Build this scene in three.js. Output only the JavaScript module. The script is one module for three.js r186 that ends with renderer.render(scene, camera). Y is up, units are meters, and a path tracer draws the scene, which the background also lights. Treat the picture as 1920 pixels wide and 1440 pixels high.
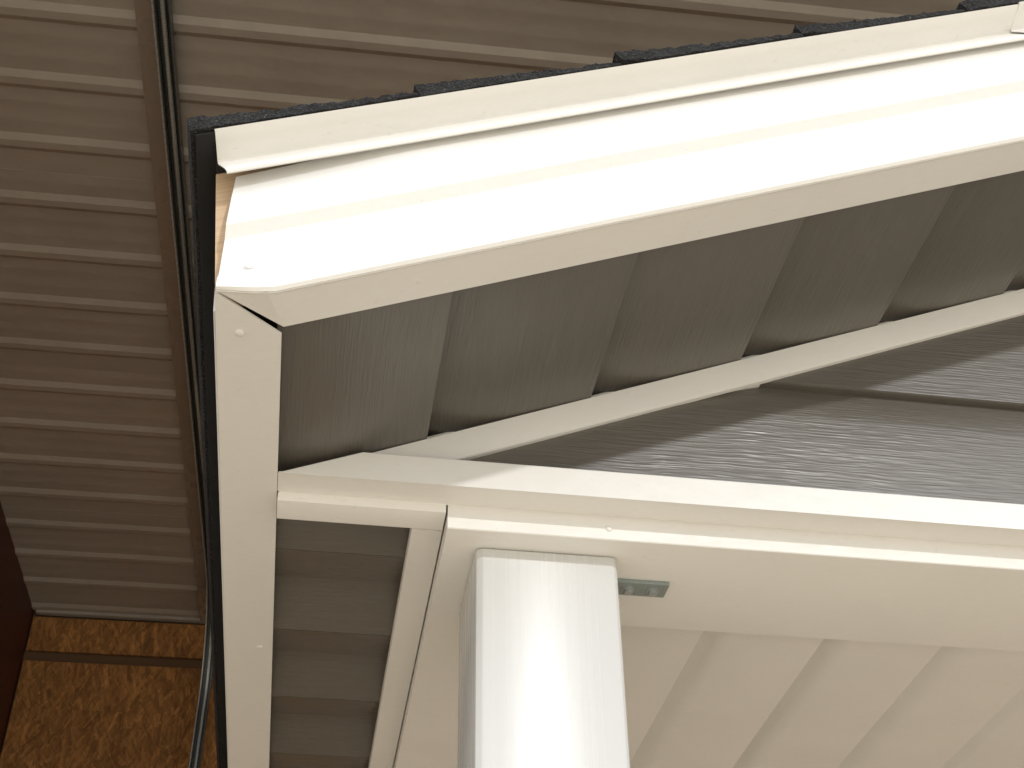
import * as THREE from 'three';
import { mergeGeometries, toCreasedNormals } from 'three/addons/utils/BufferGeometryUtils.js';
import { RoundedBoxGeometry } from 'three/addons/geometries/RoundedBoxGeometry.js';
import { ImprovedNoise } from 'three/addons/math/ImprovedNoise.js';

// ---------------------------------------------------------------- camera
const EYE = 1.55;                                   // eye height above the slab
const scene = new THREE.Scene();
const camera = new THREE.PerspectiveCamera(31.9, 4 / 3, 0.05, 200);
camera.rotation.order = 'YXZ';
camera.position.set(0, EYE, 0);
camera.rotation.set(THREE.MathUtils.degToRad(38.253), THREE.MathUtils.degToRad(-9.184), THREE.MathUtils.degToRad(-0.752));
scene.add(camera);

// ---------------------------------------------------------------- sky and sun
{
  const W = 64, H = 32, d = new Float32Array(W * H * 4);
  for (let j = 0; j < H; j++) for (let i = 0; i < W; i++) {
    const el = ((j + 0.5) / H - 0.5) * Math.PI, s = Math.max(0, Math.sin(el));
    const k = 3.75 * (1 + 2 * s) / 3;                    // overcast sky: zenith three times the horizon
    const o = (j * W + i) * 4;
    d[o] = 0.95 * k; d[o + 1] = 1.0 * k; d[o + 2] = 1.07 * k; d[o + 3] = 1;
  }
  const t = new THREE.DataTexture(d, W, H, THREE.RGBAFormat, THREE.FloatType);
  t.mapping = THREE.EquirectangularReflectionMapping; t.magFilter = THREE.LinearFilter; t.minFilter = THREE.LinearFilter; t.needsUpdate = true;
  scene.background = t; scene.environment = t;
}
const SUN = new THREE.Vector3(0.325, 0.40, 1).normalize();
const sun = new THREE.DirectionalLight(new THREE.Color().setRGB(1, 0.99, 0.975), 2.0);
sun.target.position.set(0.4, 2.3, -1);
sun.position.copy(sun.target.position).addScaledVector(SUN, 20);
sun.castShadow = true; sun.shadow.radius = 3; sun.shadow.mapSize.set(4096, 4096);
Object.assign(sun.shadow.camera, { left: -7, right: 7, top: 7, bottom: -7, near: 1, far: 45 });
scene.add(sun, sun.target);
const renderer = new THREE.WebGLRenderer({ antialias: true });
renderer.shadowMap.enabled = true;
renderer.toneMapping = THREE.LinearToneMapping;
renderer.toneMappingExposure = 0.58;

// ---------------------------------------------------------------- helpers
let seed = 20240611;
const rnd = () => ((seed = (seed * 1664525 + 1013904223) >>> 0) / 4294967296);
const perlin = new ImprovedNoise();
const noise = (x, y = 0, z = 0) => perlin.noise(x + 31.7, y + 17.3, z + 5.1);
const fbm = (x, y, z = 0) => noise(x, y, z) + 0.5 * noise(2 * x, 2 * y, z + 3) + 0.25 * noise(4 * x, 4 * y, z + 7);
const lin = (r, g, b) => new THREE.Color().setRGB(r, g, b);
const lerp = (a, b, t) => a + (b - a) * t;

function dataTex(w, h, fn, { srgb = false, rx = 1, ry = 1 } = {}) {
  const a = new Uint8Array(w * h * 4);
  for (let j = 0; j < h; j++) for (let i = 0; i < w; i++) {
    const v = fn(i / w, j / h, i, j), o = (j * w + i) * 4;
    const c = Array.isArray(v) ? v : [v, v, v];
    for (let k = 0; k < 3; k++) a[o + k] = Math.max(0, Math.min(255, Math.round(c[k] * 255)));
    a[o + 3] = 255;
  }
  const t = new THREE.DataTexture(a, w, h);
  t.wrapS = t.wrapT = THREE.RepeatWrapping; t.magFilter = THREE.LinearFilter; t.minFilter = THREE.LinearMipmapLinearFilter; t.generateMipmaps = true;
  t.repeat.set(rx, ry); if (srgb) t.colorSpace = THREE.SRGBColorSpace; t.needsUpdate = true;
  return t;
}
// value noise that tiles
function tileNoise(nx, ny, s) {
  const g = new Float32Array(nx * ny); let q = s; const r = () => ((q = (q * 1664525 + 1013904223) >>> 0) / 4294967296);
  for (let i = 0; i < g.length; i++) g[i] = r();
  const f = (t) => t * t * (3 - 2 * t);
  return (u, v) => {
    const x = u * nx, y = v * ny, xi = Math.floor(x), yi = Math.floor(y), fx = f(x - xi), fy = f(y - yi);
    const G = (a, b) => g[(((b % ny) + ny) % ny) * nx + (((a % nx) + nx) % nx)];
    return lerp(lerp(G(xi, yi), G(xi + 1, yi), fx), lerp(G(xi, yi + 1), G(xi + 1, yi + 1), fx), fy);
  };
}

// sweep a closed cross-section loop [[a,b],...] along s; map(a,b,t,s)->[x,y,z]
function sweep(loop, ss, map, { caps = true, crease = 0.6 } = {}) {
  const m = loop.length, n = ss.length, pos = [], uv = [];
  const per = [0]; for (let i = 1; i <= m; i++) { const p = loop[i % m], q = loop[i - 1]; per.push(per[i - 1] + Math.hypot(p[0] - q[0], p[1] - q[1])); }
  const P = ss.map((s, k) => loop.map(([a, b]) => map(a, b, n > 1 ? k / (n - 1) : 0, s)));
  const tri = (A, B, C, ua, ub, uc) => { pos.push(...A, ...B, ...C); uv.push(...ua, ...ub, ...uc); };
  for (let k = 0; k < n - 1; k++) for (let i = 0; i < m; i++) {
    const j = (i + 1) % m, s0 = ss[k], s1 = ss[k + 1], v0 = per[i], v1 = per[i + 1];
    tri(P[k][i], P[k][j], P[k + 1][j], [s0, v0], [s0, v1], [s1, v1]);
    tri(P[k][i], P[k + 1][j], P[k + 1][i], [s0, v0], [s1, v1], [s1, v0]);
  }
  if (caps) {
    const f = THREE.ShapeUtils.triangulateShape(loop.map((p) => new THREE.Vector2(p[0], p[1])), []);
    for (const [a, b, c] of f) {
      tri(P[0][c], P[0][b], P[0][a], loop[c], loop[b], loop[a]);
      tri(P[n - 1][a], P[n - 1][b], P[n - 1][c], loop[a], loop[b], loop[c]);
    }
  }
  let g = new THREE.BufferGeometry();
  g.setAttribute('position', new THREE.Float32BufferAttribute(pos, 3));
  g.setAttribute('uv', new THREE.Float32BufferAttribute(uv, 2));
  // make faces point outwards
  g.computeBoundingBox();
  let vol = 0; for (let i = 0; i < pos.length; i += 9) {
    const [ax, ay, az, bx, by, bz, cx, cy, cz] = pos.slice(i, i + 9);
    vol += ax * (by * cz - bz * cy) + ay * (bz * cx - bx * cz) + az * (bx * cy - by * cx);
  }
  if (vol < 0) {
    const p = g.attributes.position.array, w = g.attributes.uv.array;
    for (let i = 0, j = 0; i < p.length; i += 9, j += 6) {
      for (let k = 0; k < 3; k++) [p[i + 3 + k], p[i + 6 + k]] = [p[i + 6 + k], p[i + 3 + k]];
      for (let k = 0; k < 2; k++) [w[j + 2 + k], w[j + 4 + k]] = [w[j + 4 + k], w[j + 2 + k]];
    }
  }
  return toCreasedNormals(g, crease);
}
const range = (a, b, n) => Array.from({ length: n + 1 }, (_, i) => a + (b - a) * i / n);
// open polyline -> thin closed loop (thickness added along (na,nb) per point)
function thick(poly, da, db) { return [...poly, ...poly.map(([a, b]) => [a + da, b + db]).reverse()]; }
function roundRect(x0, x1, y0, y1, r, k = 4) {
  const o = []; const c = [[x1 - r, y1 - r, 0], [x0 + r, y1 - r, 1], [x0 + r, y0 + r, 2], [x1 - r, y0 + r, 3]];
  for (const [cx, cy, q] of c) for (let i = 0; i <= k; i++) { const a = (q + i / k) * Math.PI / 2; o.push([cx + r * Math.cos(a), cy + r * Math.sin(a)]); }
  return o;
}
const taken = {};
const numbered = (n) => { taken[n] = (taken[n] ?? -1) + 1; return taken[n] ? `${n}_${String(taken[n]).padStart(3, '0')}` : n; };
function thing(name, label, category, [x, y, z]) {
  const o = new THREE.Group(); o.name = numbered(name); o.position.set(x, y, z); o.userData = { label, category }; scene.add(o); return o;
}
// geometry is written with the eye at height 0; the base point of the thing is taken off here
function mesh(parent, name, g, mat, label) {
  const root = (() => { let p = parent; while (p.parent && p.parent !== scene) p = p.parent; return p; })();
  if (mat === M.trim || mat === M.shingle) { if (g.index) g = g.toNonIndexed(); g = boxUV(g.clone()); }
  const o = new THREE.Mesh(g.clone().translate(-root.position.x, EYE - root.position.y, -root.position.z), mat);
  o.name = name; if (label) o.userData.label = label; o.castShadow = o.receiveShadow = true; parent.add(o); return o;
}
// texture coordinates in metres from the face each triangle points to
function boxUV(g) {
  const p = g.attributes.position, uv = new Float32Array(p.count * 2), a = new THREE.Vector3(), b = new THREE.Vector3(), c = new THREE.Vector3();
  for (let i = 0; i < p.count; i += 3) {
    a.fromBufferAttribute(p, i); b.fromBufferAttribute(p, i + 1); c.fromBufferAttribute(p, i + 2);
    const n = b.clone().sub(a).cross(c.clone().sub(a)), ax = Math.abs(n.x), ay = Math.abs(n.y), az = Math.abs(n.z);
    [a, b, c].forEach((v, k) => { const q = ax > ay && ax > az ? [v.z, v.y] : ay > az ? [v.x, v.z] : [v.x, v.y]; uv[(i + k) * 2] = q[0]; uv[(i + k) * 2 + 1] = q[1]; });
  }
  g.setAttribute('uv', new THREE.BufferAttribute(uv, 2)); return g;
}
function section(parent, name, label) { const o = new THREE.Group(); o.name = name; if (label) o.userData.label = label; parent.add(o); return o; }

// ---------------------------------------------------------------- materials
const std = (o) => new THREE.MeshStandardMaterial(o);
const nA = tileNoise(7, 5, 11), nB = tileNoise(23, 17, 12), nC = tileNoise(96, 96, 13), nD = tileNoise(9, 160, 14), nE = tileNoise(26, 110, 15), nF = tileNoise(190, 5, 16), nG = tileNoise(60, 9, 17);

// painted aluminium trim: faint mottling and scuffs
const paintRough = dataTex(256, 256, (u, v) => 0.36 + 0.16 * nB(u, v) + 0.10 * nC(u, v), { rx: 3, ry: 6 });
const paintMap = dataTex(256, 256, (u, v) => { const k = 0.955 + 0.03 * nA(u, v) + 0.02 * nC(u, v) - (nC(u + 0.31, v * 2) > 0.965 && nB(u, v) > 0.5 ? 0.12 : 0); return [k, k * 0.998, k * 0.99]; }, { rx: 2, ry: 4 });
const paintBump = dataTex(256, 256, (u, v) => 0.6 * nA(u, v) + 0.3 * nB(u, v) + 0.05 * nC(u, v), { rx: 2.2, ry: 3.1 });
const M = {};
M.trim = std({ color: lin(0.82, 0.81, 0.785), map: paintMap, roughness: 1, roughnessMap: paintRough, bumpMap: paintBump, bumpScale: 0.0006 });
// extruded vinyl: fine streaks along the draw direction
const vinylRough = dataTex(512, 64, (u, v) => 0.22 + 0.06 * nF(u, v * 0.3) + 0.04 * nG(u, v), { rx: 1, ry: 1 });
const vinylBump = dataTex(512, 64, (u, v) => 0.6 * nF(u, v * 0.2) + 0.4 * nG(u, v), { rx: 1, ry: 1 });
M.vinyl = std({ color: lin(0.62, 0.622, 0.608), roughness: 1, roughnessMap: vinylRough, bumpMap: vinylBump, bumpScale: 0.00002 });
// embossed wood-grain vinyl siding in taupe
const grain = (u, v) => {
  const w = v + 0.016 * (nA(u, v) - 0.5) + 0.005 * (nB(u, v) - 0.5);
  return 0.55 * nD(u, w) + 0.35 * nE(u, w) + 0.25 * Math.pow(nE(u * 2, w * 2 + 0.2), 4);
};
const sideBump = dataTex(512, 512, grain, { rx: 2, ry: 5 });
const sideMap = dataTex(512, 512, (u, v) => { const k = 0.84 + 0.16 * grain(u, v) + 0.06 * (nA(u, v) - 0.5); return [k, k, k * 0.995]; }, { rx: 2, ry: 5 });
const sideRough = dataTex(256, 256, (u, v) => 0.30 + 0.14 * nE(u, v) + 0.06 * nB(u, v), { rx: 2, ry: 5 });
const taupe = (k) => new THREE.MeshPhysicalMaterial({ ior: 1.6, color: lin(0.134 * k, 0.122 * k, 0.104 * k), map: sideMap, roughness: 1, roughnessMap: sideRough, bumpMap: sideBump, bumpScale: 0.00042 });
M.taupe = [taupe(1), taupe(0.95), taupe(1.04)];
// shingle granules
const granMap = dataTex(512, 512, (u, v, i, j) => { const h = nC(u * 2, v * 2), k = 0.03 + 0.13 * h + 0.06 * nB(u, v); return nC(u * 2.3 + 0.4, v * 2.1) > 0.93 ? [0.42, 0.40, 0.37] : [k, k, k * 1.02]; }, { srgb: true, rx: 4, ry: 4 });
const granBump = dataTex(512, 512, (u, v) => nC(u * 2, v * 2), { rx: 4, ry: 4 });
M.shingle = std({ color: 0xffffff, map: granMap, roughness: 0.95, bumpMap: granBump, bumpScale: 0.002 });
M.asphalt = std({ color: lin(0.012, 0.012, 0.013), roughness: 0.9 });
// framing lumber
const pineMap = dataTex(256, 256, (u, v) => { const g = nD(u, v + 0.03 * nA(u, v)), k = 0.93 + 0.09 * g; return [0.88 * k, 0.78 * k, 0.66 * k]; }, { srgb: true, rx: 1.5, ry: 7 });
M.pine = std({ color: lin(0.9, 0.86, 0.8), map: pineMap, roughness: 0.8 });
// galvanised steel
const galvMap = dataTex(256, 256, (u, v) => { const k = 0.55 + 0.2 * nB(u * 2, v * 2) + 0.12 * nC(u, v); return [k * 0.97, k, k * 1.0]; }, { srgb: true, rx: 6, ry: 6 });
M.galv = std({ color: 0xffffff, map: galvMap, metalness: 0.35, roughness: 0.36 });
M.galvDark = std({ color: lin(0.3, 0.31, 0.31), map: galvMap, metalness: 0.6, roughness: 0.5 });
// barn liner sheets
const linerMap = dataTex(256, 256, (u, v) => { const k = 0.86 + 0.10 * nA(u, v) + 0.06 * nB(u, v) + 0.05 * nC(u, v); return [k, k * 0.985, k * 0.965]; }, { rx: 0.7, ry: 1.3 });
const linerRough = dataTex(256, 256, (u, v) => 0.42 + 0.2 * nB(u, v), { rx: 1, ry: 2 });
const liner = (k) => std({ color: lin(0.42 * k, 0.386 * k, 0.348 * k), map: linerMap, roughness: 1, roughnessMap: linerRough, bumpMap: paintBump, bumpScale: 0.002 });
M.liner = [liner(1), liner(0.96), liner(1.03)];
M.brownTrim = std({ color: lin(0.30, 0.25, 0.205), roughness: 0.55, roughnessMap: linerRough });
M.maroon = std({ color: lin(0.06, 0.013, 0.010), roughness: 0.5 });
M.brownDark = std({ color: lin(0.14, 0.08, 0.04), roughness: 0.9 });
M.bracket = std({ color: lin(0.62, 0.68, 0.66), map: galvMap, metalness: 0.15, roughness: 0.5 });
M.dark = std({ color: lin(0.02, 0.018, 0.016), roughness: 0.9 });
// oriented strand board
function osbTexture(s) {
  const c = document.createElement('canvas'); c.width = c.height = 1024; const x = c.getContext('2d');
  let q = s; const r = () => ((q = (q * 1664525 + 1013904223) >>> 0) / 4294967296);
  x.fillStyle = 'rgb(150,105,58)'; x.fillRect(0, 0, 1024, 1024);
  for (let i = 0; i < 9000; i++) {
    const t = r(), L = 26 + 62 * r(), w = 4 + 13 * r();
    const k = 0.72 + 0.5 * r();
    x.fillStyle = `rgba(${Math.round((150 + 50 * t) * k)},${Math.round((104 + 44 * t) * k)},${Math.round((54 + 34 * t) * k)},0.5)`;
    x.save(); x.translate(r() * 1024, r() * 1024); x.rotate(Math.PI / 2 + (r() - 0.5) * 1.5);
    x.beginPath(); x.moveTo(-L / 2, -w / 2); x.lineTo(L / 2 - 6 * r(), -w / 2 + 3 * r()); x.lineTo(L / 2, w / 2); x.lineTo(-L / 2 + 6 * r(), w / 2 - 2 * r()); x.closePath(); x.fill();
    if (r() < 0.35) { x.strokeStyle = 'rgba(62,36,14,0.4)'; x.lineWidth = 1.2; x.beginPath(); x.moveTo(-L / 2, w / 2); x.lineTo(L / 2, w / 2); x.stroke(); }
    x.restore();
  }
  const t = new THREE.CanvasTexture(c); t.wrapS = t.wrapT = THREE.RepeatWrapping; t.colorSpace = THREE.SRGBColorSpace; t.repeat.set(0.82, 0.82); return t;
}
const osbT = osbTexture(5);
M.osb = std({ color: lin(0.85, 0.8, 0.74), map: osbT, roughness: 0.8, bumpMap: osbT, bumpScale: 0.0015 });
// warm concrete slab
const slabMap = dataTex(512, 512, (u, v) => { const k = 0.90 + 0.10 * nA(u, v) + 0.06 * nB(u, v) + 0.05 * nC(u, v); return [k, k * 0.985, k * 0.96]; }, { rx: 14, ry: 14 });
M.slab = std({ color: lin(0.72, 0.62, 0.475), map: slabMap, roughness: 0.85 });

// ---------------------------------------------------------------- ground
{
  const g = new THREE.PlaneGeometry(160, 160); g.rotateX(-Math.PI / 2);
  const o = new THREE.Mesh(g, M.slab); o.name = 'ground'; o.userData = { kind: 'structure', label: 'warm pale concrete slab under the porch and barn', category: 'ground' };
  o.receiveShadow = true; scene.add(o);
}

// ---------------------------------------------------------------- barn around the porch
const HC = 2.9;                                      // liner height above the eye
{
  const barn = thing('pole_barn', 'open fronted barn with ribbed grey liner ceiling and strand board walls', 'barn', [0, 0, -5.5]);
  const th = THREE.MathUtils.degToRad(-1.3), ct = Math.cos(th), st = Math.sin(th);
  // turn about the point of the ceiling seen beside the track
  const px = -0.61, pz = -2.25;
  const T = (x, y, z) => [px + (x - px) * ct + (z - pz) * st, y, pz - (x - px) * st + (z - pz) * ct];
  const XL = -1.33, XR = 6.2, ZB = -5.50, ZF = -0.95;
  const ceil = section(barn, 'liner_ceiling', 'ribbed grey metal liner ceiling');
  const RIB = 0.2278, z0 = -2.25 - 0.014;
  // sheet profile: b is height below the ceiling plane (positive = down)
  const cover = RIB * 4;
  for (let k = -4; k < 8; k++) {
    const zs = z0 + RIB * 1.5 - k * cover - cover;        // far edge
    if (zs + cover < ZB || zs > ZF) continue;
    const poly = [];
    const add = (a, b) => { if (a >= -1e-6 && a <= cover + 1e-6) poly.push([a, b]); };
    add(0, 0);
    for (let r = 0; r < 4; r++) {
      const c = RIB * (r + 0.5);
      add(c - 0.034, 0); add(c - 0.014, 0.0095); add(c + 0.010, 0.0095); add(c + 0.030, 0);
      for (const m of [0.34, 0.66]) { const cc = c + RIB * m; if (cc + 0.02 < cover) { add(cc - 0.02, 0); add(cc - 0.005, 0.0012); add(cc + 0.005, 0.0012); add(cc + 0.02, 0); } }
    }
    add(cover, 0);
    const clip = poly.map(([a, b]) => [Math.max(a, ZB - zs), b]).filter((p, i, A) => i === 0 || p[0] > A[i - 1][0] + 1e-5 || Math.abs(p[1] - A[i - 1][1]) > 1e-5);
    const g = sweep(thick(clip, 0, -0.0015), range(XL, XR, 30), (a, b, t, s) => T(s, HC - b + 0.0018 * fbm(s * 1.3, (zs + a) * 2.1, 2) - 0.0008 * (k & 1), zs + a), { crease: 0.22 });
    const sh = mesh(ceil, 'liner_sheet', g, M.liner[(k + 9) % 3]);
  }
  // back wall: strand board strip under the ceiling, a gap, then full sheets
  const wall = section(barn, 'back_wall', 'strand board back wall');
  const box = (x0, x1, y0, y1, zz0, zz1, grain = 1) => {
    const g = sweep([[x0, y0], [x1, y0], [x1, y1], [x0, y1]], [zz0, zz1], (a, b, t, s) => T(a, b, s), { crease: 0.3 });
    const uv = g.attributes.uv, p = g.attributes.position; for (let i = 0; i < uv.count; i++) uv.setXY(i, p.getX(i) + p.getZ(i) * 0.7, p.getY(i)); return g;
  };
  for (let i = 0; i < 6; i++) {
    const a = XL + 0.012 + i * 1.25, b = Math.min(XR, a + 1.246);
    mesh(wall, 'board', box(a, b, 2.705, HC - 0.035, ZB, ZB + 0.012), M.osb);
    mesh(wall, 'board', box(a, b, 0.265, 2.655, ZB + 0.001 * (i % 2), ZB + 0.013), M.osb);
    mesh(wall, 'board', box(a, b, -EYE + 0.001, 0.26, ZB, ZB + 0.012), M.osb);
  }
  mesh(wall, 'sheathing', box(XL - 0.1, XR + 0.1, -EYE + 0.001, HC + 0.02, ZB - 0.12, ZB - 0.012), M.brownDark);
  mesh(wall, 'edge_trim', box(XL + 0.02, XR, HC - 0.022, HC - 0.002, ZB + 0.002, ZB + 0.03), M.liner[0]);
  // left wall
  const left = section(barn, 'side_wall', 'strand board side wall');
  for (let i = 0; i < 2; i++) {
    const a = -4.3 + i * 1.25, b = a + 1.245;
    { mesh(left, 'board', box(XL - 0.02, XL - 0.004, 0.95, HC - 0.03, a, b), M.osb); mesh(left, 'board', box(XL - 0.02, XL - 0.004, -EYE + 0.001, 0.945, a, b), M.osb); }
  }
  mesh(left, 'wall_panel', box(XL - 0.03, XL + 0.004, -EYE + 0.001, HC - 0.004, ZB, -4.32), M.maroon, 'dark red painted metal wall panel');
  mesh(left, 'sheathing', box(XL - 0.1, XL - 0.034, -EYE + 0.001, HC + 0.02, ZB, ZF), M.dark);
  const right = section(barn, 'side_wall', 'strand board side wall');
  for (let i = 0; i < 7; i++) { const a = ZB + 0.02 + i * 1.25, b = Math.min(ZF, a + 1.245); if (a < ZF) mesh(right, 'board', box(XR + 0.004, XR + 0.05, -EYE + 0.001, HC - 0.03, a, b), M.osb); }
  // roof over the liner
  mesh(barn, 'roof', box(XL - 0.3, XR + 0.3, HC + 0.05, HC + 0.12, ZB - 0.3, ZF + 0.05), M.dark);
  // brown cover strip beside the track
  mesh(barn, 'cover_strip', sweep([[-0.602, HC - 0.0215], [-0.553, HC - 0.0215], [-0.553, HC - 0.004], [-0.602, HC - 0.004]], range(ZB + 0.02, ZF - 0.05, 20), (a, b, t, s) => T(a, b, s)), M.brownTrim, 'flat brown metal cover strip');

  // overhead door track with its rail and conduit
  const tr = thing('door_track', 'galvanised steel overhead door track running along the barn ceiling and bending down', 'track', [...T(-0.53, 0, -5.3).map((v, i) => i === 1 ? EYE + 1.0 : v)]);
  const R = 0.42, ZT = ZB + 0.10, YT = HC - 0.038;
  const path = []; for (const z of range(ZF - 0.05, ZT + R, 12)) path.push([z, YT, 0]);
  for (let i = 1; i <= 12; i++) { const a = i / 12 * Math.PI / 2; path.push([ZT + R - R * Math.sin(a), YT - R + R * Math.cos(a), a]); }
  for (const y of range(YT - R - 0.1, 1.0, 4)) path.push([ZT, y, Math.PI / 2]);
  const along = (a, b, k) => { const [z, y, an] = path[k]; return T(a, y + b * Math.cos(an), z - b * Math.sin(an)); };
  const idx = path.map((_, i) => i);
  const C = [[-0.547, -0.016], [-0.5445, -0.016], [-0.5445, 0.014], [-0.5105, 0.014], [-0.5105, -0.016], [-0.508, -0.016], [-0.508, 0.0165], [-0.547, 0.0165]];
  mesh(tr, 'channel', sweep(C, idx, (a, b, t, k) => along(a, b, k), { crease: 0.5 }), M.galvDark);
  const tube = []; for (let i = 0; i < 10; i++) { const a = i / 10 * Math.PI * 2; tube.push([-0.5265 + 0.0065 * Math.cos(a), -0.004 + 0.0065 * Math.sin(a)]); }
  mesh(tr, 'rail', sweep(tube, idx, (a, b, t, k) => along(a, b, k), { crease: 2 }), M.galv);
  mesh(tr, 'lip', sweep([[-0.5515, -0.019], [-0.5475, -0.019], [-0.5475, -0.0165], [-0.5515, -0.0165]], idx, (a, b, t, k) => along(a, b, k)), M.galv);
}

// ---------------------------------------------------------------- porch
const PH = Math.atan(0.41285), SN = Math.sin(PH), CS = Math.cos(PH), C0 = 0.6795;   // roof pitch and soffit plane
const XRDG = 1.62;                                                                    // ridge
const YB = 0.686;                                                                     // underside of the header
const porch = thing('porch', 'white trimmed gable porch with taupe soffits, shingled roof and square posts', 'porch', [0.2135, 0, -1.186]);
const RK = (m) => (u, n, z) => { const x = -SN * (C0 + n) + CS * u, y = CS * (C0 + n) + SN * u; return [m ? 2 * XRDG - x : x, y, z]; };
const uOfX = (x, n) => (x + SN * (C0 + n)) / CS;
const uEnd = (n) => uOfX(XRDG - 0.0008, n);

// lap profile: a from 0 (recess under the previous butt) to P, b = height proud of the recess plane
function lapProfile(P, cove, depth, a0 = 0, a1 = P, tilt = 0.0015, proud = 0) {
  const pts = [];
  const h = (a) => (proud ? (a < cove ? -proud * a / cove : -proud * (P - a) / (P - cove)) : a < cove ? -depth * Math.pow(1 - a / cove, 1.7) : tilt * (a - cove) / (P - cove));
  const S = [...range(0, cove, 8), ...range(cove, P - 0.002, 3).slice(1), P - 0.0007, P];
  for (const a of S) if (a >= a0 - 1e-6 && a <= a1 + 1e-6) pts.push([a, a >= P - 1e-6 ? h(P) - 0.0014 : h(a)]);
  if (a0 > 0 && (pts.length === 0 || pts[0][0] > a0 + 1e-6)) pts.unshift([a0, h(a0)]);
  if (a1 >= P - 1e-6) pts.push([P, -depth - 0.001]);
  return pts;
}

function rakeSide(m) {
  const F = RK(m);
  const U1 = 1.85;
  const ss = (n) => range(0, 1, n);
  const rake = section(porch, 'rake_fascia', m ? undefined : 'white aluminium fascia along the sloping gable edge');
  // face: profile in (n, z)
  const prof = [[-0.001, -0.7995], [-0.002, -0.7975], [0.0005, -0.7950], [0.019, -0.7950], [0.0215, -0.7956], [0.0305, -0.8018], [0.033, -0.8022], [0.062, -0.8022], [0.065, -0.8018], [0.0742, -0.7950], [0.077, -0.7944], [0.110, -0.7946], [0.116, -0.7958], [0.1365, -0.7962]];
  const face = sweep(thick(prof, 0, -0.0022), ss(60), (n, z, t) => {
    const ua = uOfX(-0.1030, n), u = lerp(ua, uEnd(n), t * t * 0.5 + t * 0.5);
    const x = -SN * (C0 + n) + CS * u;
    const clip = 0.0125 * Math.max(0, Math.min(1, (-0.062 - x) / 0.041)) * Math.max(0, 1 - n / 0.02);
    const peel = 0.013 * Math.max(0, Math.min(1, (0.20 - (u - 0.17)) / 0.2)) * Math.max(0, Math.min(1, (n - 0.085) / 0.05));
    const wav = 0.0009 * noise(u * 3.1, n * 9) + 0.0004 * noise(u * 9, n * 20);
    return F(u + clip * SN / CS, n + clip, z - peel + wav);
  }, { crease: 0.28 });
  mesh(rake, 'face', face, M.trim);
  // bottom return (faces down), mitred at the eave
  {
    const N = 50, pairs = [];
    for (let i = 0; i <= N; i++) {
      const t = i / N, uo = lerp(uOfX(-0.0641, 0), uEnd(0), t), ui = lerp(uOfX(-0.0505, 0), uEnd(0), t);
      pairs.push([[uo, -0.0005, -0.7985], [ui, 0.0008 * noise(ui * 3, 2), -0.8462 + 0.0012 * noise(ui * 2.3, 8)]]);
    }
    const q = [-0.1020, 0.7058]; const uq = CS * q[0] + SN * q[1], nq = -SN * q[0] + CS * q[1] - C0;
    pairs.unshift([[uq, nq, -0.7985], [uq + 0.0002, nq, -0.8005]]);
    const pos = [], uv = [];
    const V = (p, dn) => F(p[0], p[1] + dn, p[2]);
    const quad = (a, b, c, d, ...w) => { pos.push(...a, ...b, ...c, ...a, ...c, ...d); for (const k of [0, 1, 2, 0, 2, 3]) uv.push(...w[k]); };
    for (let i = 0; i < pairs.length - 1; i++) {
      const [A, B] = pairs[i], [D, E] = pairs[i + 1];
      const w = [[A[0], 0], [D[0], 0], [E[0], 0.05], [B[0], 0.05]];
      quad(V(A, 0), V(D, 0), V(E, 0), V(B, 0), ...w);
      quad(V(A, 0.002), V(B, 0.002), V(E, 0.002), V(D, 0.002), w[0], w[3], w[2], w[1]);
      quad(V(B, 0), V(E, 0), V(E, 0.002), V(B, 0.002), ...w);
    }
    quad(V(pairs[0][0], 0), V(pairs[0][1], 0), V(pairs[0][1], 0.002), V(pairs[0][0], 0.002), [0, 0], [0, 0], [0, 0], [0, 0]);
    const g = new THREE.BufferGeometry(); g.setAttribute('position', new THREE.Float32BufferAttribute(pos, 3)); g.setAttribute('uv', new THREE.Float32BufferAttribute(uv, 2));
    mesh(rake, 'return', toCreasedNormals(g, 0.3), M.trim);
  }
  // sub fascia lumber, showing past the fascia end
  const lum = sweep([[0.034, -0.816], [0.034, -0.850], [0.1548, -0.850], [0.1548, -0.816]], ss(6), (n, z, t) => {
    const xl = lerp(-0.1025, -0.1225, n / 0.165), ua = uOfX(xl, n); return F(lerp(ua, uEnd(n), t), n, z - 0.001);
  });
  if (!m) mesh(porch, 'barge_board', lum, M.pine, 'bare pine board showing past the fascia end'); else mesh(porch, 'barge_board', lum, M.pine);
  // drip edge
  const dp = [[0.1626, -0.7740], [0.1612, -0.7720], [0.1597, -0.7745], [0.1575, -0.7850], [0.1555, -0.7960], [0.1545, -0.8012], [0.1525, -0.8028], [0.1495, -0.8014], [0.1400, -0.7945], [0.1310, -0.7886], [0.1262, -0.7866], [0.1245, -0.7878], [0.1255, -0.7894]];
  const drip = (ua, ub, up, name) => mesh(porch, name, sweep(thick(dp, 0.0004, -0.0012), range(0, 1, 24), (n, z, t) => { const u = lerp(ua, typeof ub === 'function' ? ub(n) : ub, t); return F(u, n + 0.0005 * noise(u * 4, 3), z + up + 0.0006 * noise(u * 3, n * 10, 4)); }, { crease: 0.5 }), M.trim);
  drip(0.2148, 1.094, 0, 'drip_edge'); drip(1.0735, uEnd, 0.0028, 'drip_edge');
  // roof deck
  mesh(porch, 'roof_deck', sweep([[0.1555, -0.80], [0.1555, -3.62], [0.1618, -3.62], [0.1618, -0.80]], [0, 1], (n, z, t) => F(lerp(0.215, uEnd(n), t), n, z)), M.dark);
  // shingles: courses stepping up the slope
  const roof = section(porch, 'shingle_roof', m ? undefined : 'black granule shingles stepping up the roof');
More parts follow.
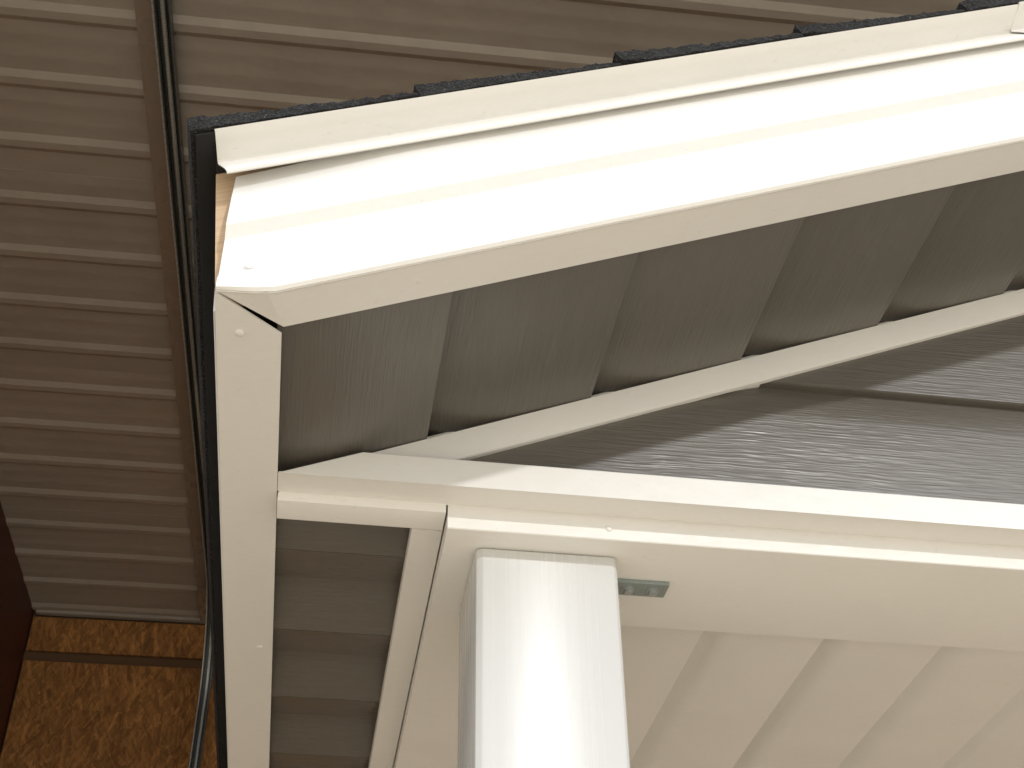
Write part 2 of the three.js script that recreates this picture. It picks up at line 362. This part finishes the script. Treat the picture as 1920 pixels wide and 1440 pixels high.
  const E = 0.2025;
  for (let k = 0; k < 9; k++) {
    const ua = 0.1957 + k * E, ub = Math.min(ua + E, uEnd(0.18)); if (ua >= ub) break;
    let zf = -0.7710 - (k % 2) * 0.0012, j = 0;
    while (zf > -3.6) {
      const w = j ? 0.33 : [0.33, 0.19, 0.27, 0.24][k % 4], zb = Math.max(-3.62, zf - w);
      const N = j < 1 ? 56 : 3, ph = k * 7.3 + j;
      const loopN = [[0, 0], [0, 1], [1, 1], [1, 0]];
      const lift = (k === 2 || k === 3) && j === 0;
      const g = sweep(j < 1 ? [[0, 0], [0.2, 0], [0.6, 0], [1, 0], [1, 1], [0.7, 1], [0.35, 1], [0.12, 1], [0.05, 1], [0, 1]] : loopN, range(ua, ub - 0.0012, N), (a, b, t, u) => {
        const fr = (u - ua) / E;
        const top = lerp(0.1778, 0.1668, fr) + (j < 1 ? 0.0016 * noise(u * 160, a * 9 + ph) + 0.001 * noise(u * 60, ph) : 0);
        let bot = 0.1632; if (lift) bot += 0.0052 * Math.max(0, 1 - fr / 0.16) * (1 - 0.6 * a);
        const z = lerp(zf, zb + 0.0012, a) + (j < 1 && a === 0 ? 0.0022 * noise(u * 120, b * 3, ph) + 0.001 * noise(u * 300, b * 5, ph) : 0);
        const ue = u + (t === 0 && j < 1 ? 0.0016 * noise(a * 40, b * 2, ph) : 0);
        return F(ue, b ? top + (lift ? 0.003 * Math.max(0, 1 - fr / 0.2) : 0) : bot, z);
      }, { crease: 0.4 });
      mesh(roof, 'shingle', g, M.shingle);
      zf = zb; j++;
    }
  }
  // eave starter strip hanging past the drip
  mesh(roof, 'starter_strip', sweep([[0.1612, -0.7740], [0.1612, -3.6], [0.1626, -3.6], [0.1626, -0.7740]], range(0.1985, 0.30, 2), (n, z, t, u) => F(u, n - 0.001, z - 0.001)), M.asphalt);
  // rake soffit: lapped vinyl panels running front to back
  const sof = section(porch, 'rake_soffit', m ? undefined : 'taupe vinyl soffit under the gable overhang');
  const P = 0.181;
  for (let k = -1; k < 9; k++) {
    const ua = 0.377 + k * P; if (ua > U1) break;
    const a0 = k < 0 ? 0.2252 - ua : 0, a1 = Math.min(P, uEnd(0) - ua - 0.001); if (a1 <= a0 + 0.01) break;
    const lp = lapProfile(P, 0.10, 0.018, a0, a1, 0.001);
    const g = sweep(thick(lp, 0.0003, -0.0014), [-0.838, -0.95, -1.0865], (a, b, t, z) => F(ua + a, 0.0042 - b, z), { crease: 0.35 });
    mesh(sof, 'soffit_panel', g, M.taupe[(k + 4) % 3]);
  }
  // channel where the soffit meets the gable wall
  mesh(porch, 'soffit_channel', sweep([[0.0025, -1.0665], [-0.0262, -1.0660], [-0.0282, -1.0665], [-0.0290, -1.0682], [-0.0290, -1.0735], [-0.0255, -1.0745], [-0.0255, -1.0845], [0.0150, -1.0845], [0.0150, -1.0825], [0.0025, -1.0825]], range(0, 1, 20), (n, z, t) => F(lerp(uOfX(0.03, n), uEnd(n), t), n, z), { crease: 0.35 }), M.trim);
  // eave: sloping fascia face and bottom return
  const eave = section(porch, 'eave_fascia', m ? undefined : 'white aluminium fascia along the level eave');
  const X = (x) => (m ? 2 * XRDG - x : x);
  const zz = range(0, 1, 30);
  const retn = sweep([[0, 0], [1, 0], [1, 0.0018], [0, 0.0018]], zz, (a, b, t) => {
    const zF = lerp(-0.8015, -0.8535, a), z = lerp(zF, -3.6, t * t * 0.6 + t * 0.4), k = Math.max(0, 1 - (z - zF) / -0.12);
    const y = lerp(lerp(0.7092, 0.7062, k), lerp(0.7131, 0.7127, k), a) + 0.0007 * noise(z * 2, a * 3, 9) * Math.min(1, (zF - z) * 8);
    return [X(lerp(-0.1040, -0.0520, a)), y + b, z];
  });
  mesh(eave, 'return', retn, M.trim);
  const ef = sweep([[-0.1040, 0.7110], [-0.1055, 0.7105], [-0.1062, 0.712], [-0.1150, 0.84], [-0.1135, 0.84], [-0.104, 0.7125]], zz, (a, b, t) => [X(a), b, lerp(-0.83, -3.6, t)]);
  mesh(eave, 'face', ef, M.trim);
  // eave soffit: same lapped panels running sideways
  const es = section(porch, 'eave_soffit', m ? undefined : 'taupe vinyl soffit under the level eave');
  const PE = 0.1735;
  for (let k = -1; k < 14; k++) {
    const za = -1.202 - k * PE, a0 = k < 0 ? 0.09 : 0; if (za < -3.5) break;
    const lp = lapProfile(PE, 0.085, 0.003, a0, PE, 0.001, 0.015);
    const g = sweep(thick(lp, 0.0003, -0.0014), [-0.07, 0.0, 0.0835], (a, b, t, x) => [X(x), 0.7192 - b, za - a], { crease: 0.35 });
    mesh(es, 'soffit_panel', g, M.taupe[(k + 5) % 3]);
  }
  // channel between eave soffit and side beam, and the strip closing the soffit's front
  mesh(porch, 'soffit_channel', sweep(roundRect(0.0796, 0.1104, 0.7026, 0.7185, 0.0018, 2), [-1.1202, -3.5], (a, b, t, z) => [X(a), b, z]), M.trim);
  mesh(porch, 'closure_strip', sweep([[0.7125, -1.0864], [0.7050, -1.0866], [0.7036, -1.0872], [0.7030, -1.0888], [0.7030, -1.1185], [0.7125, -1.1185]], [-0.0508, 0.1098], (y, z, t, x) => [X(x), y, z]), M.trim);
  // side beam
  mesh(porch, 'side_beam', sweep([[0.1116, YB], [0.2815, YB], [0.2815, 0.86], [0.1116, 0.86]], [-1.2555, -3.3], (a, b, t, z) => [X(a), b, z]), M.trim);
  // nail heads
  for (const [u, n, z, nx] of m ? [] : [[0.2065, 0.0312, -0.7985, 0], [0.3405, -0.0005, -0.8225, 1]]) {
    const g = new THREE.SphereGeometry(0.0042, 12, 8); if (nx) g.scale(1, 0.14, 1); else g.scale(1, 1, 0.13); g.translate(...F(u, n, z)); mesh(rake, 'nail_head', g, M.trim);
  }
  if (!m) for (const [x, y, z] of [[-0.0855, 0.7085, -0.852], [-0.066, 0.7122, -1.408]]) { const g = new THREE.SphereGeometry(0.0042, 12, 8).scale(1, 0.4, 1).translate(x, y, z); mesh(eave, 'nail_head', g, M.trim); }
}
rakeSide(0); rakeSide(1);

// gable wall of lapped siding
{
  const wall = section(porch, 'gable_wall', 'taupe wood grained lap siding in the gable');
  const P = 0.181, ZW = -1.0722;
  for (let k = -1; k < 4; k++) {
    const yt = 0.8915 + k * P;
    const yLine = (y) => (y - (C0 + 0.004) / CS) / (SN / CS) + 0.012;     // x where the soffit cuts this height
    if (yt - P > 1.38) break;
    const lp = lapProfile(P, 0.05, 0.012, 0, P, -0.0005).filter(([a]) => yt - a > 0.716 && yLine(yt - a) < XRDG - 0.01);
    if (lp.length < 3) continue;
    const N = 14;
    const g = sweep(thick(lp, 0.0003, -0.0014), range(0, 1, N), (a, b, t) => { const y = yt - a, x0 = Math.max(0.02, yLine(y)); const x = lerp(x0, 2 * XRDG - x0, t); return [x, y, ZW + b + 0.0008 * noise(x * 3, y * 8, 6)]; }, { crease: 0.35 });
    // length along the board as the texture direction
    const uv = g.attributes.uv, p = g.attributes.position; for (let i = 0; i < uv.count; i++) uv.setXY(i, p.getX(i) + k * 0.37, p.getY(i) + k * 0.13);
    mesh(wall, 'siding_board', g, M.taupe[(k + 3) % 3]);
  }
  mesh(wall, 'sheathing', sweep([[0.05, 0.745], [2 * XRDG - 0.05, 0.745], [XRDG, 1.39]], [-1.090, -1.118], (a, b, t, z) => [a, b, z]), M.dark);
}
// header: cap band, beam, posts
{
  const Ytop = (x) => Math.min(0.7432, C0 / CS + x * SN / CS - 0.0012);
  const half = [[-0.0515, 0.7128], [-0.0500, Ytop(-0.05)], [0.0255, 0.7432]];
  const bandShape = new THREE.Shape([...half, ...half.map(([x, y]) => [2 * XRDG - x, y]).reverse()].map(([x, y]) => new THREE.Vector2(x, y)));
  const g = new THREE.ExtrudeGeometry(bandShape, { depth: 0.0295, bevelEnabled: true, bevelSize: 0.0016, bevelThickness: 0.0022, bevelOffset: -0.0016, bevelSegments: 3 });
  g.translate(0, 0, -1.0842);
  mesh(porch, 'header_cap', g, M.trim, 'white cap band over the porch header');
  const beam = sweep([[-1.2555, YB], [-1.0896, YB], [-1.0880, YB + 0.0003], [-1.0870, YB + 0.0012], [-1.0866, YB + 0.0028], [-1.0866, 0.7126], [-1.2555, 0.7126]], range(0, 1, 40), (z, y, t) => { const x0 = 0.1116; const x = lerp(x0, 2 * XRDG - x0, t); return [x, y, z + 0.0004 * noise(x * 3, y * 30)]; }, { crease: 0.5 });
  const bm = mesh(porch, 'header_beam', beam, M.trim, 'white wrapped header beam');
  mesh(bm, 'nail_head', new THREE.SphereGeometry(0.0032, 10, 8).scale(1, 1, 0.5).translate(0.2695, 0.6985, -1.0862), M.trim);
  mesh(porch, 'beam_core', sweep([[0.13, -1.11], [2 * XRDG - 0.13, -1.11], [2 * XRDG - 0.13, -1.24], [0.13, -1.24]], [0.7135, 0.90], (x, z, t, y) => [x, y, z - 0.02]), M.dark);
  const postLoop = roundRect(0.1432, 0.2838, -1.257, -1.1164, 0.0075, 5);
  const base = sweep(postLoop, [-EYE + 0.002, YB - 0.0018], (x, z, t, y) => [x, y, z], { crease: 1.2 });
  { const uv = base.attributes.uv; for (let i = 0; i < uv.count; i++) uv.setXY(i, uv.getY(i) * 2.1, uv.getX(i) * 0.12); }
  for (const [dx, dz] of [[0, 0], [2 * (XRDG - 0.2135), 0], [0, -2.04], [2 * (XRDG - 0.2135), -2.04]]) mesh(porch, 'post', base.clone().translate(dx, 0, dz), M.vinyl, dx || dz ? undefined : 'glossy white square vinyl post');
  // angle bracket by the post
  const br = mesh(porch, 'bracket', new RoundedBoxGeometry(0.066, 0.0042, 0.0262, 2, 0.0008).translate(0.3135, YB - 0.0023, -1.1702), M.bracket, 'small galvanised bracket with two screws');
  for (const x of [0.3062, 0.3315]) {
    const h = new THREE.CylinderGeometry(0.0042, 0.0047, 0.004, 6).rotateY(0.3), f = new THREE.CylinderGeometry(0.0066, 0.0066, 0.0012, 14).translate(0, 0.0022, 0);
    mesh(br, 'screw', mergeGeometries([h, f]).translate(x, YB - 0.0072, -1.1705), M.galv);
  }
  // porch ceiling boards
  const pc = section(porch, 'porch_ceiling', 'white beaded porch ceiling');
  const PB = 0.139;
  for (let k = -1; k < 19; k++) {
    const xa = 0.4185 + k * PB, xb = xa + PB;
    const dg = [1, 1.5, 1.15, 0.8, 1.3][(k + 5) % 5];
    const poly = [[xa, -0.013 * dg], [xa + 0.004, -0.0135 * dg], [xa + 0.010, -0.0105 * dg], [xa + 0.017, -0.005 * dg], [xa + 0.025, -0.0012 * dg], [xa + 0.034, 0], [xb - 0.005, 0.0006], [xb - 0.002, 0.0001], [xb - 0.0004, -0.002], [xb - 0.0003, -0.021]];
    const g = sweep(thick(poly, 0, -0.0014), range(-1.2572, -3.25, 8), (x, b, t, z) => [Math.max(0.284, Math.min(2 * XRDG - 0.284, x)), 0.7005 - b + 0.0009 * noise(x * 4, z * 1.7, 3), z], { crease: 0.45 });
    mesh(pc, 'ceiling_board', g, M.trim);
  }
}
renderer.setSize(1024, 768);
renderer.render(scene, camera);
